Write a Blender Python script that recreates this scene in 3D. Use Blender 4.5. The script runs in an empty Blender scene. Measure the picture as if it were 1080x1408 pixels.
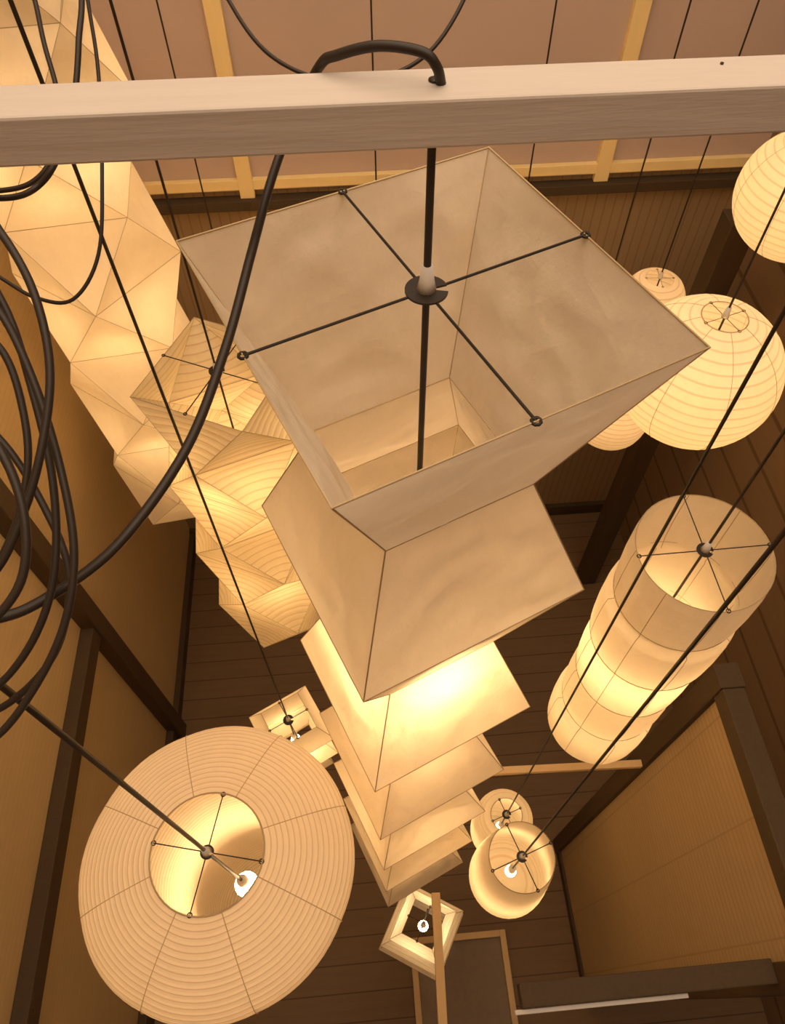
import bpy, math, random
from mathutils import Vector, Matrix, noise as mnoise
random.seed(3)
H=5.0
SC=bpy.context.scene
PHI=math.radians(4.7)
EX=(math.cos(PHI),math.sin(PHI)); EY=(-math.sin(PHI),math.cos(PHI))
def room(a,b): return (a*EX[0]+b*EY[0], a*EX[1]+b*EY[1])

# ---------------------------------------------------------------- materials
def newmat(name):
    m=bpy.data.materials.new(name); m.use_nodes=True
    nt=m.node_tree; nt.nodes.clear()
    out=nt.nodes.new('ShaderNodeOutputMaterial')
    return m,nt,out
def math_node(nt,op,a,b=None,c=None):
    n=nt.nodes.new('ShaderNodeMath'); n.operation=op
    for i,v in enumerate((a,b,c)):
        if v is None: continue
        if hasattr(v,'is_linked'): nt.links.new(v,n.inputs[i])
        else: n.inputs[i].default_value=v
    return n.outputs[0]
def mixcol(nt,fac,c1,c2):
    n=nt.nodes.new('ShaderNodeMix'); n.data_type='RGBA'
    for key,v in ((0,fac),(6,c1),(7,c2)):
        if hasattr(v,'is_linked'): nt.links.new(v,n.inputs[key])
        else: n.inputs[key].default_value=v if key==0 else (*v,1)
    return n.outputs[2]
def coords(nt,kind='Object'):
    return nt.nodes.new('ShaderNodeTexCoord').outputs[kind]
def noise(nt,vec,scale,detail=4,rough=.55,stretch=None):
    if stretch:
        mp=nt.nodes.new('ShaderNodeMapping'); mp.inputs['Scale'].default_value=stretch
        nt.links.new(vec,mp.inputs['Vector']); vec=mp.outputs[0]
    n=nt.nodes.new('ShaderNodeTexNoise'); n.inputs['Scale'].default_value=scale
    n.inputs['Detail'].default_value=detail; n.inputs['Roughness'].default_value=rough
    nt.links.new(vec,n.inputs['Vector']); return n.outputs['Fac']
def paper(name,col,rib=0.0,trans=.5,wrinkle=.35,emit=0.0,ribdark=.55,ecol=(1,.70,.42),uv=False,ribmix=.7):
    m,nt,out=newmat(name)
    vec=coords(nt)
    n1=noise(nt,vec,5,3,.5); n2=noise(nt,vec,60,3,.6,(1,1,.25)); n3=noise(nt,vec,22,6,.7)
    f=math_node(nt,'MULTIPLY_ADD',n3,.6,math_node(nt,'MULTIPLY',n2,.4))
    dark=tuple(c*.84 for c in col)
    c=mixcol(nt,f,dark,col)
    vo=nt.nodes.new('ShaderNodeTexVoronoi'); vo.inputs['Scale'].default_value=9; vo.feature='F1'
    nt.links.new(vec,vo.inputs['Vector'])
    height=math_node(nt,'ADD',math_node(nt,'MULTIPLY',n1,.5),math_node(nt,'MULTIPLY',vo.outputs['Distance'],.35))
    height=math_node(nt,'ADD',height,math_node(nt,'MULTIPLY',n3,.12))
    if rib>0:
        sp=nt.nodes.new('ShaderNodeSeparateXYZ'); nt.links.new(coords(nt,'UV') if uv else vec,sp.inputs[0])
        wob=noise(nt,vec,4,2)
        z=math_node(nt,'ADD',sp.outputs[1 if uv else 2],math_node(nt,'MULTIPLY',wob,rib*.5))
        s=math_node(nt,'SINE',math_node(nt,'MULTIPLY',z,2*math.pi/rib))
        mr=nt.nodes.new('ShaderNodeMapRange'); mr.interpolation_type='SMOOTHSTEP'
        mr.inputs['From Min'].default_value=.68; mr.inputs['From Max'].default_value=1.0
        nt.links.new(s,mr.inputs['Value'])
        c=mixcol(nt,math_node(nt,'MULTIPLY',mr.outputs[0],ribmix),c,(col[0]*ribdark,col[1]*ribdark*.85,col[2]*ribdark*.7))
        height=math_node(nt,'ADD',math_node(nt,'MULTIPLY',height,.5),math_node(nt,'MULTIPLY',s,.12))
    bp=nt.nodes.new('ShaderNodeBump'); bp.inputs['Strength'].default_value=wrinkle; bp.inputs['Distance'].default_value=.03
    nt.links.new(height,bp.inputs['Height'])
    d=nt.nodes.new('ShaderNodeBsdfDiffuse'); t=nt.nodes.new('ShaderNodeBsdfTranslucent')
    nt.links.new(c,d.inputs[0]); nt.links.new(bp.outputs[0],d.inputs['Normal'])
    nt.links.new(c,t.inputs[0]); nt.links.new(bp.outputs[0],t.inputs['Normal'])
    mx=nt.nodes.new('ShaderNodeMixShader'); mx.inputs[0].default_value=trans
    nt.links.new(d.outputs[0],mx.inputs[1]); nt.links.new(t.outputs[0],mx.inputs[2])
    last=mx.outputs[0]
    if emit>0:  # even emission put into the paper to imitate bulb light glowing through
        e=nt.nodes.new('ShaderNodeEmission'); e.inputs[1].default_value=emit
        mm=nt.nodes.new('ShaderNodeMix'); mm.data_type='RGBA'; mm.blend_type='MULTIPLY'; mm.inputs[0].default_value=1
        nt.links.new(c,mm.inputs[6]); mm.inputs[7].default_value=(*ecol,1)
        nt.links.new(mm.outputs[2],e.inputs[0])
        ad=nt.nodes.new('ShaderNodeAddShader'); nt.links.new(last,ad.inputs[0]); nt.links.new(e.outputs[0],ad.inputs[1]); last=ad.outputs[0]
    nt.links.new(last,out.inputs[0]); return m
def solid(name,c1,c2=None,scale=8,stretch=(1,1,1),rough=.6,bump=.1,metal=0,lines=None,linecol=None,spec=.3):
    m,nt,out=newmat(name); vec=coords(nt)
    p=nt.nodes.new('ShaderNodeBsdfPrincipled'); p.inputs['Roughness'].default_value=rough; p.inputs['Metallic'].default_value=metal
    p.inputs['Specular IOR Level'].default_value=spec
    n=noise(nt,vec,scale,5,.6,stretch)
    c=mixcol(nt,n,c1,c2 or tuple(x*.7 for x in c1))
    h=n
    if lines:
        for (axis,period,width) in lines:
            sp=nt.nodes.new('ShaderNodeSeparateXYZ'); nt.links.new(vec,sp.inputs[0])
            fr=math_node(nt,'FRACT',math_node(nt,'MULTIPLY',sp.outputs[axis],1/period))
            k=math_node(nt,'LESS_THAN',fr,width)
            c=mixcol(nt,k,c,linecol); h=math_node(nt,'SUBTRACT',h,k)
    nt.links.new(c,p.inputs['Base Color'])
    bp=nt.nodes.new('ShaderNodeBump'); bp.inputs['Strength'].default_value=bump; bp.inputs['Distance'].default_value=.01
    nt.links.new(h,bp.inputs['Height']); nt.links.new(bp.outputs[0],p.inputs['Normal'])
    nt.links.new(p.outputs[0],out.inputs[0]); return m

M_black=solid('black_rubber',(.022,.015,.011),(.03,.019,.013),40,rough=.45,bump=.02)
M_wire=solid('black_wire',(.025,.018,.012),rough=.5,bump=0)
M_seam=solid('paper_wire_seam',(.55,.40,.22),rough=.8,bump=0)
M_white=solid('white_plastic',(.75,.70,.65),rough=.4,bump=0)
M_beam=solid('whitewashed_timber',(.54,.475,.43),(.45,.395,.355),6,(1,14,14),rough=.7,bump=.12)
M_mauve=solid('mauve_plaster',(.58,.46,.40),(.54,.42,.36),2,rough=.9,bump=.05)
M_batten=solid('pale_batten_wood',(.95,.76,.38),(.90,.70,.33),6,(10,10,1),rough=.7)
M_dark=solid('dark_stained_wood',(.085,.055,.028),(.06,.038,.019),8,(12,12,1),rough=.7)
M_slat=solid('brown_slatted_board',(.34,.24,.14),(.29,.20,.11),5,(8,8,1),rough=.8,lines=[(0,.05,.2)],linecol=(.26,.175,.095),bump=.12)
M_plank=solid('brown_wall_plank',(.27,.18,.10),(.22,.14,.075),3,(1,1,8),rough=.8,lines=[(2,.26,.1)],linecol=(.15,.092,.045),bump=.2)
M_left=solid('reed_panel_left',(.58,.44,.23),(.50,.37,.19),4,(1,1,3),rough=.8,lines=[(2,.035,.14)],linecol=(.50,.37,.19),bump=.1)
M_reed=solid('reed_panel',(.49,.37,.215),(.41,.30,.17),5,(2,2,6),rough=.8,lines=[(2,.03,.2),(1,.30,.02)],linecol=(.37,.27,.15),bump=.18)
M_floor=solid('dark_plank_floor',(.21,.13,.065),(.15,.092,.045),4,(1,8,1),rough=.6,lines=[(1,.14,.05)],linecol=(.10,.058,.027),bump=.2)
M_pine=solid('pine_rod',(.72,.52,.28),(.6,.42,.21),8,(2,2,10),rough=.6)
M_grey=solid('grey_mat_cloth',(.28,.22,.16),(.22,.17,.125),30,rough=.95,bump=.3)
M_ceil=solid('ceiling_plaster',(.5,.42,.36),rough=.9)

P_main=paper('paper_main',(.97,.87,.71),trans=.44,wrinkle=.75)
P_fold=paper('paper_folded_gold',(.95,.84,.65),trans=.5,wrinkle=.7,emit=.07)
P_rib=paper('paper_ribbed_gold',(.95,.83,.58),rib=.024,trans=.5,wrinkle=.25,emit=.07,ribdark=.68,ribmix=.6)
P_globe=paper('paper_globe',(.95,.83,.65),rib=.030,trans=.5,wrinkle=.25,emit=.05,uv=True,ribmix=.5)
P_disc=paper('paper_ribbed_disc',(.94,.83,.67),rib=.0125,trans=.48,wrinkle=.2,ribdark=.62,uv=True)
P_tube=paper('paper_tube',(.95,.84,.65),trans=.5,wrinkle=.7,emit=.05)
P_small=paper('paper_small',(.95,.85,.67),rib=.02,trans=.5,wrinkle=.2,emit=.05,ribdark=.8)

# ---------------------------------------------------------------- geometry helpers
def link(o,parent=None):
    SC.collection.objects.link(o)
    if parent: o.parent=parent
    return o
def empty(name,loc,rot=0):
    e=bpy.data.objects.new(name,None); e.empty_display_size=.05; e.location=loc; e.rotation_euler[2]=rot
    return link(e)
def mesh(name,vs,fs,mat,parent=None,smooth=False,loc=(0,0,0)):
    me=bpy.data.meshes.new(name); me.from_pydata([tuple(v) for v in vs],[],fs); me.update()
    if smooth:
        for p in me.polygons: p.use_smooth=True
    me.materials.append(mat); o=bpy.data.objects.new(name,me); o.location=loc
    return link(o,parent)
def smoothpath(pts,n=8,closed=False):
    P=[Vector(p) for p in pts]
    if len(P)<3: return P
    Q=([P[-1]]+P+[P[0],P[1]]) if closed else [P[0]*2-P[1]]+P+[P[-1]*2-P[-2]]
    out=[]
    for i in range(1,len(Q)-2):
        for k in range(n):
            t=k/n; a,b,c,d=Q[i-1],Q[i],Q[i+1],Q[i+2]
            out.append(.5*((2*b)+(c-a)*t+(2*a-5*b+4*c-d)*t*t+(3*b-a-3*c+d)*t**3))
    if not closed: out.append(P[-1])
    return out
def tubes(name,paths,r,mat,parent=None,closed=False,res=3):
    cu=bpy.data.curves.new(name+'_c','CURVE'); cu.dimensions='3D'; cu.bevel_depth=r; cu.bevel_resolution=res; cu.use_fill_caps=True
    for p in paths:
        s=cu.splines.new('POLY'); s.points.add(len(p)-1)
        for i,q in enumerate(p): s.points[i].co=(*q,1)
        s.use_cyclic_u=closed
    t=bpy.data.objects.new('tmp',cu); SC.collection.objects.link(t)
    bpy.context.view_layer.update()
    me=bpy.data.meshes.new_from_object(t.evaluated_get(bpy.context.evaluated_depsgraph_get()))
    bpy.data.objects.remove(t); bpy.data.curves.remove(cu)
    me.name=name; me.materials.clear(); me.materials.append(mat)
    for p in me.polygons: p.use_smooth=True
    o=bpy.data.objects.new(name,me); return link(o,parent)
def box(name,size,loc,mat,parent=None,rot=0,bevel=0.0):
    x,y,z=[s/2 for s in size]
    vs=[(i*x,j*y,k*z) for i in(-1,1) for j in(-1,1) for k in(-1,1)]
    fs=[(0,1,3,2),(4,6,7,5),(0,4,5,1),(2,3,7,6),(0,2,6,4),(1,5,7,3)]
    o=mesh(name,vs,fs,mat,parent); o.location=loc; o.rotation_euler[2]=rot
    if bevel:
        b=o.modifiers.new('bevel','BEVEL'); b.width=bevel; b.segments=2
    return o
def rbox(name,a0,a1,b0,b1,z0,z1,mat,bevel=0,parent=None):
    c=room((a0+a1)/2,(b0+b1)/2)
    return box(name,(a1-a0,b1-b0,z1-z0),(c[0],c[1],(z0+z1)/2),mat,parent,PHI,bevel)
def lathe(name,prof,mat,parent,seg=48,scal=0,nscal=8,loc=(0,0,0),smooth=True):
    vs=[];fs=[]
    for (z,r) in prof:
        for i in range(seg):
            a=2*math.pi*i/seg; rr=r*(1+scal*(abs(math.cos(nscal*a/2))-.5))
            vs.append((rr*math.cos(a),rr*math.sin(a),-z))
    for j in range(len(prof)-1):
        for i in range(seg):
            k=(i+1)%seg; fs.append((j*seg+i,(j+1)*seg+i,(j+1)*seg+k,j*seg+k))
    o=mesh(name,vs,fs,mat,parent,smooth,loc)
    arc=[0]
    for j in range(1,len(prof)): arc.append(arc[-1]+math.hypot(prof[j][0]-prof[j-1][0],prof[j][1]-prof[j-1][1]))
    uvl=o.data.uv_layers.new(name='UVMap')
    for li,l in enumerate(o.data.loops):
        j,i=divmod(l.vertex_index,seg); uvl.data[li].uv=(i/seg,arc[j])
    return o
def densify(prof,n=5):
    return [(q.x,max(q.y,.001)) for q in smoothpath([Vector((a,b,0)) for a,b in prof],n)]
def crease(p,amp,seed=0):
    s=p*7+Vector((seed,seed*1.7,0)); a=1-abs(mnoise.noise(s)*2.2); b=1-abs(mnoise.noise(s*2.3+Vector((5,1,2)))*2.2)
    return amp*(a+.6*b-1.0)
WARM=(1,.66,.32)
POWER=.78
def lamp(parent,z,watts,col=WARM,brad=.03):
    l=bpy.data.lights.new('bulb','POINT'); l.energy=watts*POWER; l.color=col; l.shadow_soft_size=brad
    o=bpy.data.objects.new('bulb',l); o.location=(0,0,z); link(o,parent)
def glowbulb(parent,z,watts,col,r):
    A=4*math.pi*r*r
    m,nt,out=newmat('glowing_bulb_glass'); e=nt.nodes.new('ShaderNodeEmission')
    e.inputs[0].default_value=(*col,1); e.inputs[1].default_value=watts*POWER/(math.pi*A)
    nt.links.new(e.outputs[0],out.inputs[0])
    prof=[(-r*1.5,r*.4),(-r*1.1,r*.55)]+[(-r*math.cos(t),r*math.sin(t)) for t in [.75+(math.pi-.75)*i/7 for i in range(8)]]
    lathe('bulb_glass',prof,m,parent,14,loc=(0,0,z))
def hub(parent,ends,rdisc=.023,z=0,cord_top=None,rc=.0032,bulb_z=None,watts=0,col=WARM,wire=.0016,brad=.03):
    seg=28;vs=[];fs=[]
    for i in range(seg+1):
        a=math.radians(-8)+math.radians(332)*i/seg
        for rr in (rdisc*.22,rdisc):
            for dz in (0,.0025): vs.append((rr*math.cos(a),rr*math.sin(a),z+dz))
    for i in range(seg):
        b=i*4;n=b+4
        fs+= [(b+1,b+3,n+3,n+1),(b,n,n+2,b+2),(b+2,n+2,n+3,b+3),(b,b+1,n+1,n)]
    fs+=[(0,2,3,1),(seg*4,seg*4+1,seg*4+3,seg*4+2)]
    mesh('hub_disc',vs,fs,M_black,parent)
    paths=[];loops=[]
    for e in ends:
        e=Vector(e); d=Vector((e.x,e.y,0)).normalized(); s=Vector((d.x*rdisc*.9,d.y*rdisc*.9,z))
        paths.append([s,e])
        loops.append([e+d*.0045*math.cos(t)+Vector((-d.y,d.x,0))*.0045*math.sin(t) for t in [k*math.pi/4 for k in range(8)]])
    tubes('hub_wires',paths,wire,M_wire,parent)
    tubes('wire_eyelets',loops,wire*1.1,M_wire,parent,closed=True)
    lathe('cord_grip',[(-.03,.001),(-.03,.006),(-.012,.008),(0,.0105),(0,.001)],M_white,parent,16,loc=(0,0,z+.002))
    path=[(0,0,z+cord_top),(0,0,z+.0)]
    if bulb_z: path.append((0,0,-bulb_z+brad*1.5+.035))
    tubes('cord',[path],rc,M_black,parent)
    if bulb_z:
        lathe('lamp_socket',[(0,.001),(0,.010),(.012,.014),(.036,.015),(.04,.014),(.04,.001)],M_white,parent,16,loc=(0,0,-bulb_z+brad*1.5+.038))
        if watts: glowbulb(parent,-bulb_z,watts,col,brad)

CEIL=6.6
def square_ring(s,rot,z):
    r=s/math.sqrt(2)
    return [Vector((r*math.cos(rot+math.pi/4+k*math.pi/2),r*math.sin(rot+math.pi/4+k*math.pi/2),-z)) for k in range(4)]
def accordion(name,par,rings,mat,sag=.02,n=10,seam=.0013,amp=0):
    vs=[];fs=[]
    R=[square_ring(s,0,z) for z,s in rings]
    for j in range(len(R)-1):
        for k in range(4):
            a,b=R[j][k],R[j][(k+1)%4]; c,d=R[j+1][k],R[j+1][(k+1)%4]
            nrm=(b-a).cross(c-a).normalized()
            mid=(a+b+c+d)/4
            if nrm.dot(Vector((mid.x,mid.y,0)))<0: nrm=-nrm
            base=len(vs)
            for y in range(n+1):
                for x in range(n+1):
                    u=x/n;v=y/n
                    p=(a*(1-u)+b*u)*(1-v)+(c*(1-u)+d*u)*v
                    w=16*u*(1-u)*v*(1-v)
                    off=sag*w
                    if amp: off+=crease(p,amp,j)*min(1,w*3)
                    vs.append(p-nrm*off)
            for y in range(n):
                for x in range(n):
                    q=base+y*(n+1)+x; fs.append((q,q+1,q+n+2,q+n+1))
    mesh(name,vs,fs,mat,par,True)
    tubes('wire_rings',R,seam,M_seam,par,closed=True,res=2)
    tubes('corner_seams',[[R[j][k] for j in range(len(R))] for k in range(4)],seam*.8,M_seam,par,res=2)
def antiprism(name,par,rings,mat,seam=.0013,nside=4,amp=0,n=12):
    R=[]
    for z,r,rot in rings:
        R.append([Vector((r*math.cos(rot+2*math.pi*k/nside),r*math.sin(rot+2*math.pi*k/nside),-z)) for k in range(nside)])
    vs=[];fs=[];creases=[]
    for j in range(len(R)-1):
        up=rings[j][2]<rings[j+1][2]
        for k in range(nside):
            a,b=R[j][k],R[j][(k+1)%nside]
            if up: c=R[j+1][k]; d=R[j+1][(k-1)%nside]
            else:  c=R[j+1][(k+1)%nside]; d=R[j+1][k]
            for tri in ((a,b,c),(a,c,d)):
                idx={}
                nrm=(tri[1]-tri[0]).cross(tri[2]-tri[0]).normalized(); m=(tri[0]+tri[1]+tri[2])/3
                if nrm.dot(Vector((m.x,m.y,0)))<0: nrm=-nrm
                for x in range(n+1):
                    for y in range(n+1-x):
                        u=x/n;v=y/n;w=1-u-v
                        p=tri[0]*w+tri[1]*u+tri[2]*v; off=.45*u*v*w
                        if amp: off+=crease(p,amp,j)*min(1,u*v*w*60)
                        idx[(x,y)]=len(vs); vs.append(p-nrm*off)
                for x in range(n):
                    for y in range(n-x):
                        fs.append((idx[(x,y)],idx[(x+1,y)],idx[(x,y+1)]))
                        if x+y<n-1: fs.append((idx[(x+1,y)],idx[(x+1,y+1)],idx[(x,y+1)]))
            creases.append([a,c]); creases.append([a,d])
    mesh(name,vs,fs,mat,par,True)
    tubes('fold_creases',creases,seam*.6,M_seam,par,res=1)
    tubes('wire_rings',R,seam*.9,M_seam,par,closed=True,res=1)
def meridians(par,prof,n,r=.0012,off=0):
    tubes('meridian_seams',[[Vector(((rr+.0005)*math.cos(off+2*math.pi*k/n),(rr+.0005)*math.sin(off+2*math.pi*k/n),-z)) for z,rr in prof] for k in range(n)],r,M_seam,par,res=1)
def ring(par,r,z=0,w=.0016,name='wire_rings'):
    rs=r if isinstance(r,list) else [(r,z)]
    tubes(name,[[Vector((rr*math.cos(k*math.pi/24),rr*math.sin(k*math.pi/24),-zz)) for k in range(48)] for rr,zz in rs],w,M_seam,par,closed=True,res=1)
def at(X,Y,D): return (X,Y,H-D)
q=math.pi/4

# ---------------------------------------------------------------- main lantern
L=empty('square_tiered_paper_lantern',at(.028,.622,.50),math.radians(28))
rings=[(0,.41),(.278,.222),(.51,.386),(.78,.222),(1.05,.380),(1.31,.222),(1.555,.382),(1.82,.225),(2.07,.38),(2.33,.225),(2.59,.38),(2.85,.225),(3.1,.38)]
accordion('paper_shade',L,rings,P_main,sag=.008,n=30,amp=.0065)
e=.205
hub(L,[(e,0,.0),(0,e,0),(-e,0,0),(0,-e,0)],rdisc=.023,cord_top=.17,rc=.0040,bulb_z=.86,watts=6.6)
for z,w in ((1.4,1.7),(2.1,2.5),(2.8,2.9)): lamp(L,-z,w)

# ---------------------------------------------------------------- folded lantern (far left)
L=empty('folded_paper_lantern',at(-1.104,2.25,.56))
antiprism('paper_shade',L,[(.28*i,.30 if i%2==0 else .27,math.radians(12)+(q if i%2 else 0)) for i in range(10)],P_fold,amp=.009)
hub(L,[(.21,0,0),(0,.21,0),(-.21,0,0),(0,-.21,0)],cord_top=CEIL-H+.56,bulb_z=.65,watts=3.6)
for z,w in ((1.3,3.4),(1.95,3.2)): lamp(L,-z,w)

# ---------------------------------------------------------------- ribbed twisting lantern
L=empty('ribbed_folded_paper_lantern',at(-.527,1.515,1.5))
r0=math.radians(24)
antiprism('paper_shade',L,[(0,.25,r0),(.22,.225,r0+q),(.42,.25,r0),(.62,.235,r0+q),(.84,.26,r0),(1.04,.235,r0+q),(1.26,.26,r0),(1.5,.21,r0+q)],P_rib,n=8)
hh=.25*math.cos(q)
hub(L,[(hh*math.cos(r0+q+k*2*q),hh*math.sin(r0+q+k*2*q),0) for k in range(4)],cord_top=CEIL-H+1.5,bulb_z=.42,watts=3.4)
lamp(L,-1.05,3.2)

# ---------------------------------------------------------------- wide-brimmed gourd lantern (lower left)
L=empty('wide_gourd_paper_lantern',at(-.389,.26,1.60))
prof=densify([(0,.115),(.012,.15),(.035,.205),(.065,.255),(.10,.288),(.15,.285),(.22,.25),(.32,.21),(.45,.175),(.6,.165),(.75,.185),(.9,.18),(1.0,.14),(1.05,.06)],5)
lathe('paper_shade',prof,P_disc,L,80,.008,8)
meridians(L,prof[:30],8,.0009,off=math.pi/8)
ring(L,.115,0,.0018)
hub(L,[(.113*math.cos(t),.113*math.sin(t),0) for t in (-.15,1.42,2.99,4.56)],rdisc=.014,cord_top=CEIL-H+1.6,rc=.0040,bulb_z=.46,watts=5.0,brad=.03,wire=.0012)

# ---------------------------------------------------------------- globes
def globe(X,Y,Dt,R,watts,op=.27,mat=P_globe,nm='round_paper_lantern',squash=.95,seams=8):
    L=empty(nm,at(X,Y,Dt))
    t0=math.asin(op); prof=[(R*squash*(math.cos(t0)-math.cos(t)),R*math.sin(t)) for t in [t0+(math.pi-2*t0)*i/30 for i in range(31)]]
    lathe('paper_shade',prof,mat,L,56)
    if seams: meridians(L,prof,seams,.0008)
    ro=R*op
    ring(L,ro,0,.0015)
    hub(L,[(ro*math.cos(t),ro*math.sin(t),0) for t in (.4,1.97,3.54,5.11)],rdisc=.010,cord_top=CEIL-H+Dt,rc=.003,bulb_z=R*.95,watts=watts,wire=.0008,brad=.035 if R>.2 else .025)
    return L
globe(.872,1.53,1.315,.228,2.9)
globe(1.40,2.32,1.25,.23,2.9)
globe(.84,2.4,2.1,.12,.8,seams=0)
globe(-.09,2.6,2.15,.13,.8,seams=0)
globe(.49,2.6,2.15,.13,.8,seams=0)
globe(-.76,2.6,2.62,.15,1.2,seams=0)

L=empty('stacked_bulb_paper_lantern',at(1.144,2.65,2.06))
prof=densify([(0,.06),(.03,.11),(.10,.14),(.18,.12),(.23,.09),(.30,.13),(.42,.17),(.54,.13),(.6,.10),(.68,.15),(.82,.2),(.97,.18),(1.05,.1)],4)
lathe('paper_shade',prof,P_globe,L,48)
hub(L,[(.06,0,0),(0,.06,0),(-.06,0,0),(0,-.06,0)],rdisc=.010,cord_top=CEIL-H+2.06,bulb_z=.2,watts=1.3,wire=.0008)
lamp(L,-.8,2.2)

# ---------------------------------------------------------------- tube lantern (right)
L=empty('cylinder_tiered_paper_lantern',at(.662,.82,1.35))
pr=[];rr_=[]
rt=[.151,.159,.151,.149,.158]
for i in range(5):
    z=i*.227
    pr+=[(z,rt[i]*.98),(z+.03,rt[i]),(z+.11,rt[i]*1.01),(z+.18,rt[i]*.995),(z+.205,rt[i]*.965),(z+.222,rt[i]*.94)]
    rr_+=[(rt[i]*.978,z+.20)]
pr[-1]=(1.13,.13)
lathe('paper_shade',pr,P_tube,L,64,.008,8)
meridians(L,pr,8,.0009)
ring(L,rr_[:-1]+[(.148,0)],w=.0011)
hub(L,[(.146*math.cos(t),.146*math.sin(t),0) for t in (.1,1.67,3.24,4.81)],rdisc=.018,cord_top=CEIL-H+1.35,rc=.0030,bulb_z=.50,watts=3.0,wire=.0012)
lamp(L,-.93,1.8)

# ---------------------------------------------------------------- small lanterns in the depth
L=empty('small_cylinder_paper_lantern',at(.400,.409,2.6))
prof=densify([(0,.108),(.05,.115),(.2,.128),(.36,.14),(.46,.135),(.52,.09),(.53,.02),(.53,.001)],4)
lathe('paper_shade',prof,P_small,L,40)
ring(L,.108,0,.0015)
hub(L,[(.107*math.cos(t),.107*math.sin(t),0) for t in (.4,1.97,3.54,5.11)],rdisc=.018,cord_top=CEIL-H+2.6,rc=.003,bulb_z=.3,watts=1.9,brad=.02)
L=empty('small_barrel_paper_lantern',at(.478,.7155,3.45))
prof=densify([(0,.07),(.03,.11),(.1,.132),(.3,.136),(.42,.12),(.5,.05)],4)
lathe('paper_shade',prof,P_small,L,40)
ring(L,.07,0,.0015)
hub(L,[(.069*math.cos(t),.069*math.sin(t),0) for t in (.4,1.97,3.54,5.11)],rdisc=.02,cord_top=CEIL-H+3.45,rc=.003,bulb_z=.25,watts=2,brad=.02)
L=empty('small_folded_paper_lantern',at(-.459,.981,2.96),.55)
accordion('paper_shade',L,[(0,.17),(.10,.27),(.2,.19),(.31,.27),(.42,.18),(.5,.22)],P_fold,sag=.006,n=5)
hub(L,[(.085,0,0),(0,.085,0),(-.085,0,0),(0,-.085,0)],rdisc=.022,cord_top=CEIL-H+2.96,rc=.003,bulb_z=.25,watts=2.6,brad=.02)
L=empty('small_square_paper_lantern',at(.115,.335,4.0),math.radians(-25))
accordion('paper_shade',L,[(0,.16),(.08,.25),(.14,.19),(.24,.32),(.31,.24),(.42,.34),(.5,.2)],P_small,sag=.005,n=4)
hub(L,[(.08,0,0),(0,.08,0),(-.08,0,0),(0,-.08,0)],rdisc=.012,cord_top=.62,rc=.003,bulb_z=.12,watts=1.8,col=(1,.75,.45),brad=.025)

# ---------------------------------------------------------------- beam
bm=empty('timber_beam',(0,.615,H-.31),PHI)
box('beam_timber',(3.45,.053,.040),(.35,0,0),M_beam,bm,0,.0025)
for k,(x,y,r) in enumerate(((.029,.004,.0055),(.27,.012,.0015),(-.6,.006,.0015))):
    lathe('drilled_hole_%d'%k,[(0,r),(-.0008,r),(-.0008,.0001)],M_black,bm,12,loc=(x,y,.0205))

# ---------------------------------------------------------------- room shell
T=.1
rbox('floor',-1.5,2.2,-2.1,3.4,-T,0,M_floor)
rbox('ceiling',-1.5,2.2,-2.1,3.4,CEIL,CEIL+T,M_ceil)
rbox('wall_left',-1.42-T,-1.42,-2,3.3,0,CEIL,M_left)
rbox('wall_back',-1.42,2.06,-2-T,-2,0,CEIL,M_mauve)
rbox('wall_right',2.06,2.06+T,-2,3.3,0,CEIL,M_plank)
LZ=H-2.02
rbox('wall_front_upper',-1.42,2.06,3.3,3.3+T,LZ,CEIL,M_mauve)
rbox('wall_front_lower',-1.42,2.06,3.3,3.3+T,0,LZ,M_slat)
for k,a in enumerate((-1.33,-.464,1.26)):
    rbox('trim_%d'%(k+1),a-.035,a+.035,3.265,3.3,LZ-.02,CEIL,M_batten,.003)
rbox('trim_4',-1.42,2.06,3.27,3.3,LZ+.02,LZ+.07,M_batten,.003)
rbox('trim_5',-1.42,2.06,3.24,3.3,LZ-.07,LZ-.02,M_dark,.003)
rbox('baseboard_left',-1.42,-1.38,-2,3.3,0,.1,M_dark,.004)
rbox('baseboard_front',-1.42,2.06,3.26,3.3,0,.12,M_dark,.004)
rbox('corner_post',1.62,1.74,2.6,2.72,0,H-1.85,M_dark,.005)
L=empty('left_wall_frame',(0,0,0))
rbox('post',-1.42,-1.34,1.64,1.74,0,CEIL,M_dark,.005,L)
rbox('rail',-1.42,-1.355,-2,1.64,H-3.34,H-3.23,M_dark,.005,L)
rbox('rail_low',-1.42,-1.37,-2,1.64,.1,.2,M_dark,.005,L)
L=empty('reed_screen_partition',(0,0,0))
rbox('reed_panel',1.065,1.085,.02,.72,.08,H-2.21,M_reed,0,L)
rbox('corner_stile',1.04,1.12,.72,.80,0,H-2.128,M_dark,.004,L)
rbox('back_stile',1.04,1.12,-.06,.02,0,H-2.128,M_dark,.004,L)
rbox('top_rail',1.045,1.115,.02,.72,H-2.21,H-2.132,M_dark,.004,L)
rbox('bottom_rail',1.05,1.11,.02,.72,0,.08,M_dark,.004,L)
rbox('cross_rail',.33,1.04,-.03,.03,H-2.43,H-2.37,M_dark,.004)
rbox('white_curtain_rail',.31,.79,-.042,-.030,H-2.40,H-2.388,M_white,.002)
def rod(nm,p,qq,w,mat):
    p=Vector(p);qq=Vector(qq);d=qq-p
    return box(nm,(d.length,w,w),(p+qq)/2,mat,None,math.atan2(d.y,d.x),.002)
rod('pine_rod',(.37,.785,H-3.0),(.975,.815,H-3.0),.028,M_pine)
rod('pine_rod',(.147,.39,H-3.35),(.170,-.3,H-3.35),.035,M_pine)
L=empty('framed_floor_mat',(0,0,0))
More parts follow.
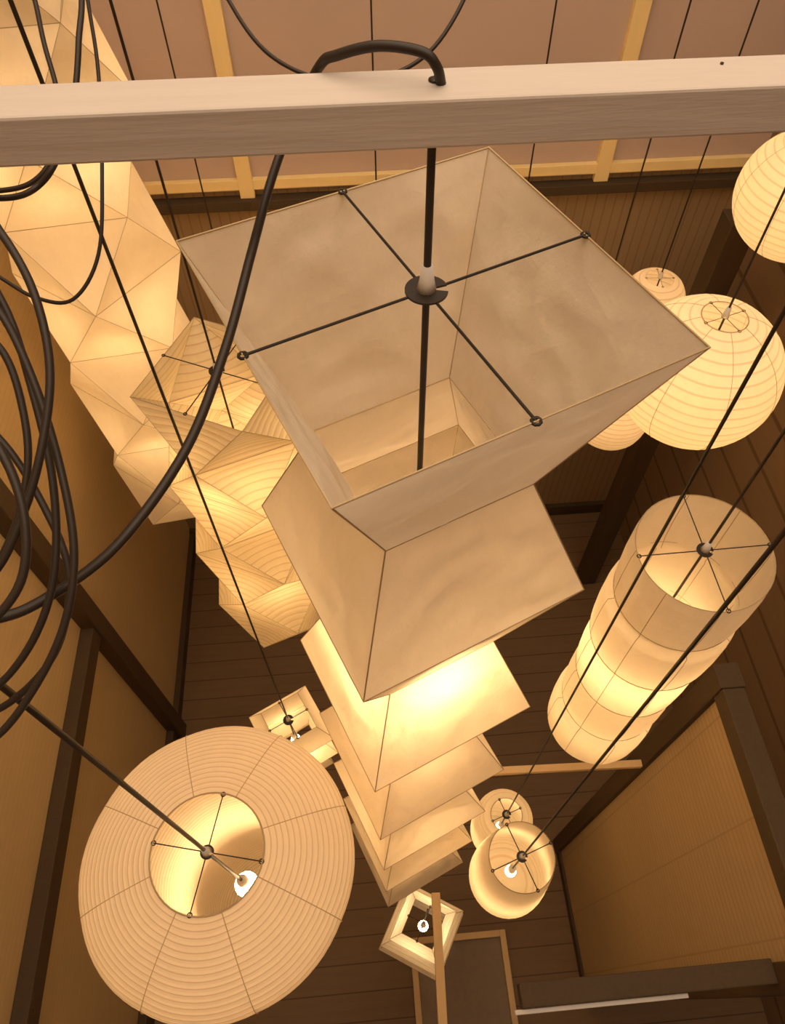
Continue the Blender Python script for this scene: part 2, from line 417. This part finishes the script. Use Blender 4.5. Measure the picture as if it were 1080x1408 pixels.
rbox('mat',.12,.62,-.8,.30,0,.012,M_grey,.002,L)
for k,(a0,a1,b0,b1) in enumerate(((.085,.12,-.85,.335),(.62,.655,-.85,.335),(.12,.62,.30,.335),(.12,.62,-.85,-.8))):
    rbox('frame_%d'%k,a0,a1,b0,b1,0,.04,M_pine,.003,L)

# ---------------------------------------------------------------- cables near the camera (world millimetres)
def mm(s): return [tuple(float(v)/1000 for v in p.split(',')) for p in s.split(';')]
tubes('black_power_cable',[smoothpath(mm('34,618,4707;29,611,4725;17,613,4735;-17,623,4735;-50,633,4724;-66,642,4712;-93,679,4658;-112,673,4624;-121,623,4614;-131,548,4599;-149,464,4566;-177,380,4533;-222,300,4514;-270,255,4508;-300,236,4514;-335,225,4530;-400,215,4560'),8)],.0042,M_black)
coil=empty('cable_coil',(0,0,0))
loops=['-305,469,4715;-275,441,4696;-252,407,4673;-241,366,4644;-245,325,4616;-258,283,4588;-280,246,4563;-320,226,4549',
'-317,432,4665;-286,411,4651;-261,368,4621;-242,316,4586;-233,269,4554;-240,226,4525;-263,187,4498;-291,159,4479;-328,149,4472',
'-329,471,4668;-294,431,4640;-274,382,4607;-258,324,4567;-256,270,4531;-270,230,4503;-297,199,4482;-329,186,4473',
'-301,329,4668;-273,314,4657;-248,284,4637;-237,253,4616;-240,223,4595;-261,200,4580;-295,185,4569',
'-348,445,4614;-313,427,4601;-296,389,4575;-292,347,4547;-308,300,4514;-342,262,4489',
'-354,396,4568;-316,372,4552;-283,329,4522;-264,286,4493;-273,238,4460;-307,204,4437;-348,190,4427']
paths=[]
for s in loops:
    p=mm(s); c2=2*min(p[0][0],p[-1][0])-.045
    left=[(c2-x,y,z) for x,y,z in reversed(p)]
    paths.append(smoothpath(p+left,8,closed=True))
tubes('coiled_cable',paths,.0030,M_black,coil,closed=True)
tubes('hanging_cord',[smoothpath(mm('-450,642,4530;-412,622,4517;-375,605,4505;-337,604,4504;-311,642,4530;-307,710,4577;-311,797,4636;-322,859,4678;-330,914,4716;-335,960,4900;-335,970,6600'),8)],.0020,M_black)
tubes('hanging_cord',[smoothpath(mm('-318,900,6600;-318,900,4900;-320,860,4715;-318,789,4667;-325,729,4626;-332,671,4611;-350,652,4598;-364,626,4604;-389,610,4617;-450,600,4640'),8)],.0030,M_black)
tubes('hanging_cord',[smoothpath(mm('-451,687,4573;-407,687,4573;-374,694,4578;-354,716,4593;-352,772,4619;-367,822,4653;-390,896,4703;-400,920,4900;-400,920,6600'),8)],.0026,M_black)
tubes('hanging_cord',[smoothpath(mm('-260,1130,6600;-260,1120,4800;-243,1090,4654;-207,1023,4609;-162,975,4576;-99,950,4559;-27,950,4559;36,977,4577;81,1034,4616;103,1097,4659;110,1130,4800;110,1140,6600'),8)],.0026,M_black)

# ---------------------------------------------------------------- lights
al=bpy.data.lights.new('overhead_fill','AREA'); al.shape='RECTANGLE'; al.size=2.6; al.size_y=3.6; al.energy=100; al.color=(1,.78,.56)  # added area fill for ambient light from above, no fixture modelled
o=bpy.data.objects.new('overhead_fill',al); x,y=room(.3,.8); o.location=(x,y,CEIL-.03); o.rotation_euler[2]=PHI; link(o)
w=bpy.data.worlds.new('world'); SC.world=w; w.use_nodes=True
w.node_tree.nodes['Background'].inputs[0].default_value=(1,.7,.45,1); w.node_tree.nodes['Background'].inputs[1].default_value=.15
SC.view_settings.view_transform='Standard'

# ---------------------------------------------------------------- camera
cd=bpy.data.cameras.new('camera'); cd.sensor_fit='VERTICAL'; cd.sensor_height=36; cd.lens=36*1000/1408
cd.shift_x=-10/1408; cd.clip_start=.02
co=bpy.data.objects.new('camera',cd); co.location=(0,0,H); co.rotation_euler=(math.atan2(.5635,.826),0,0); link(co)
SC.camera=co
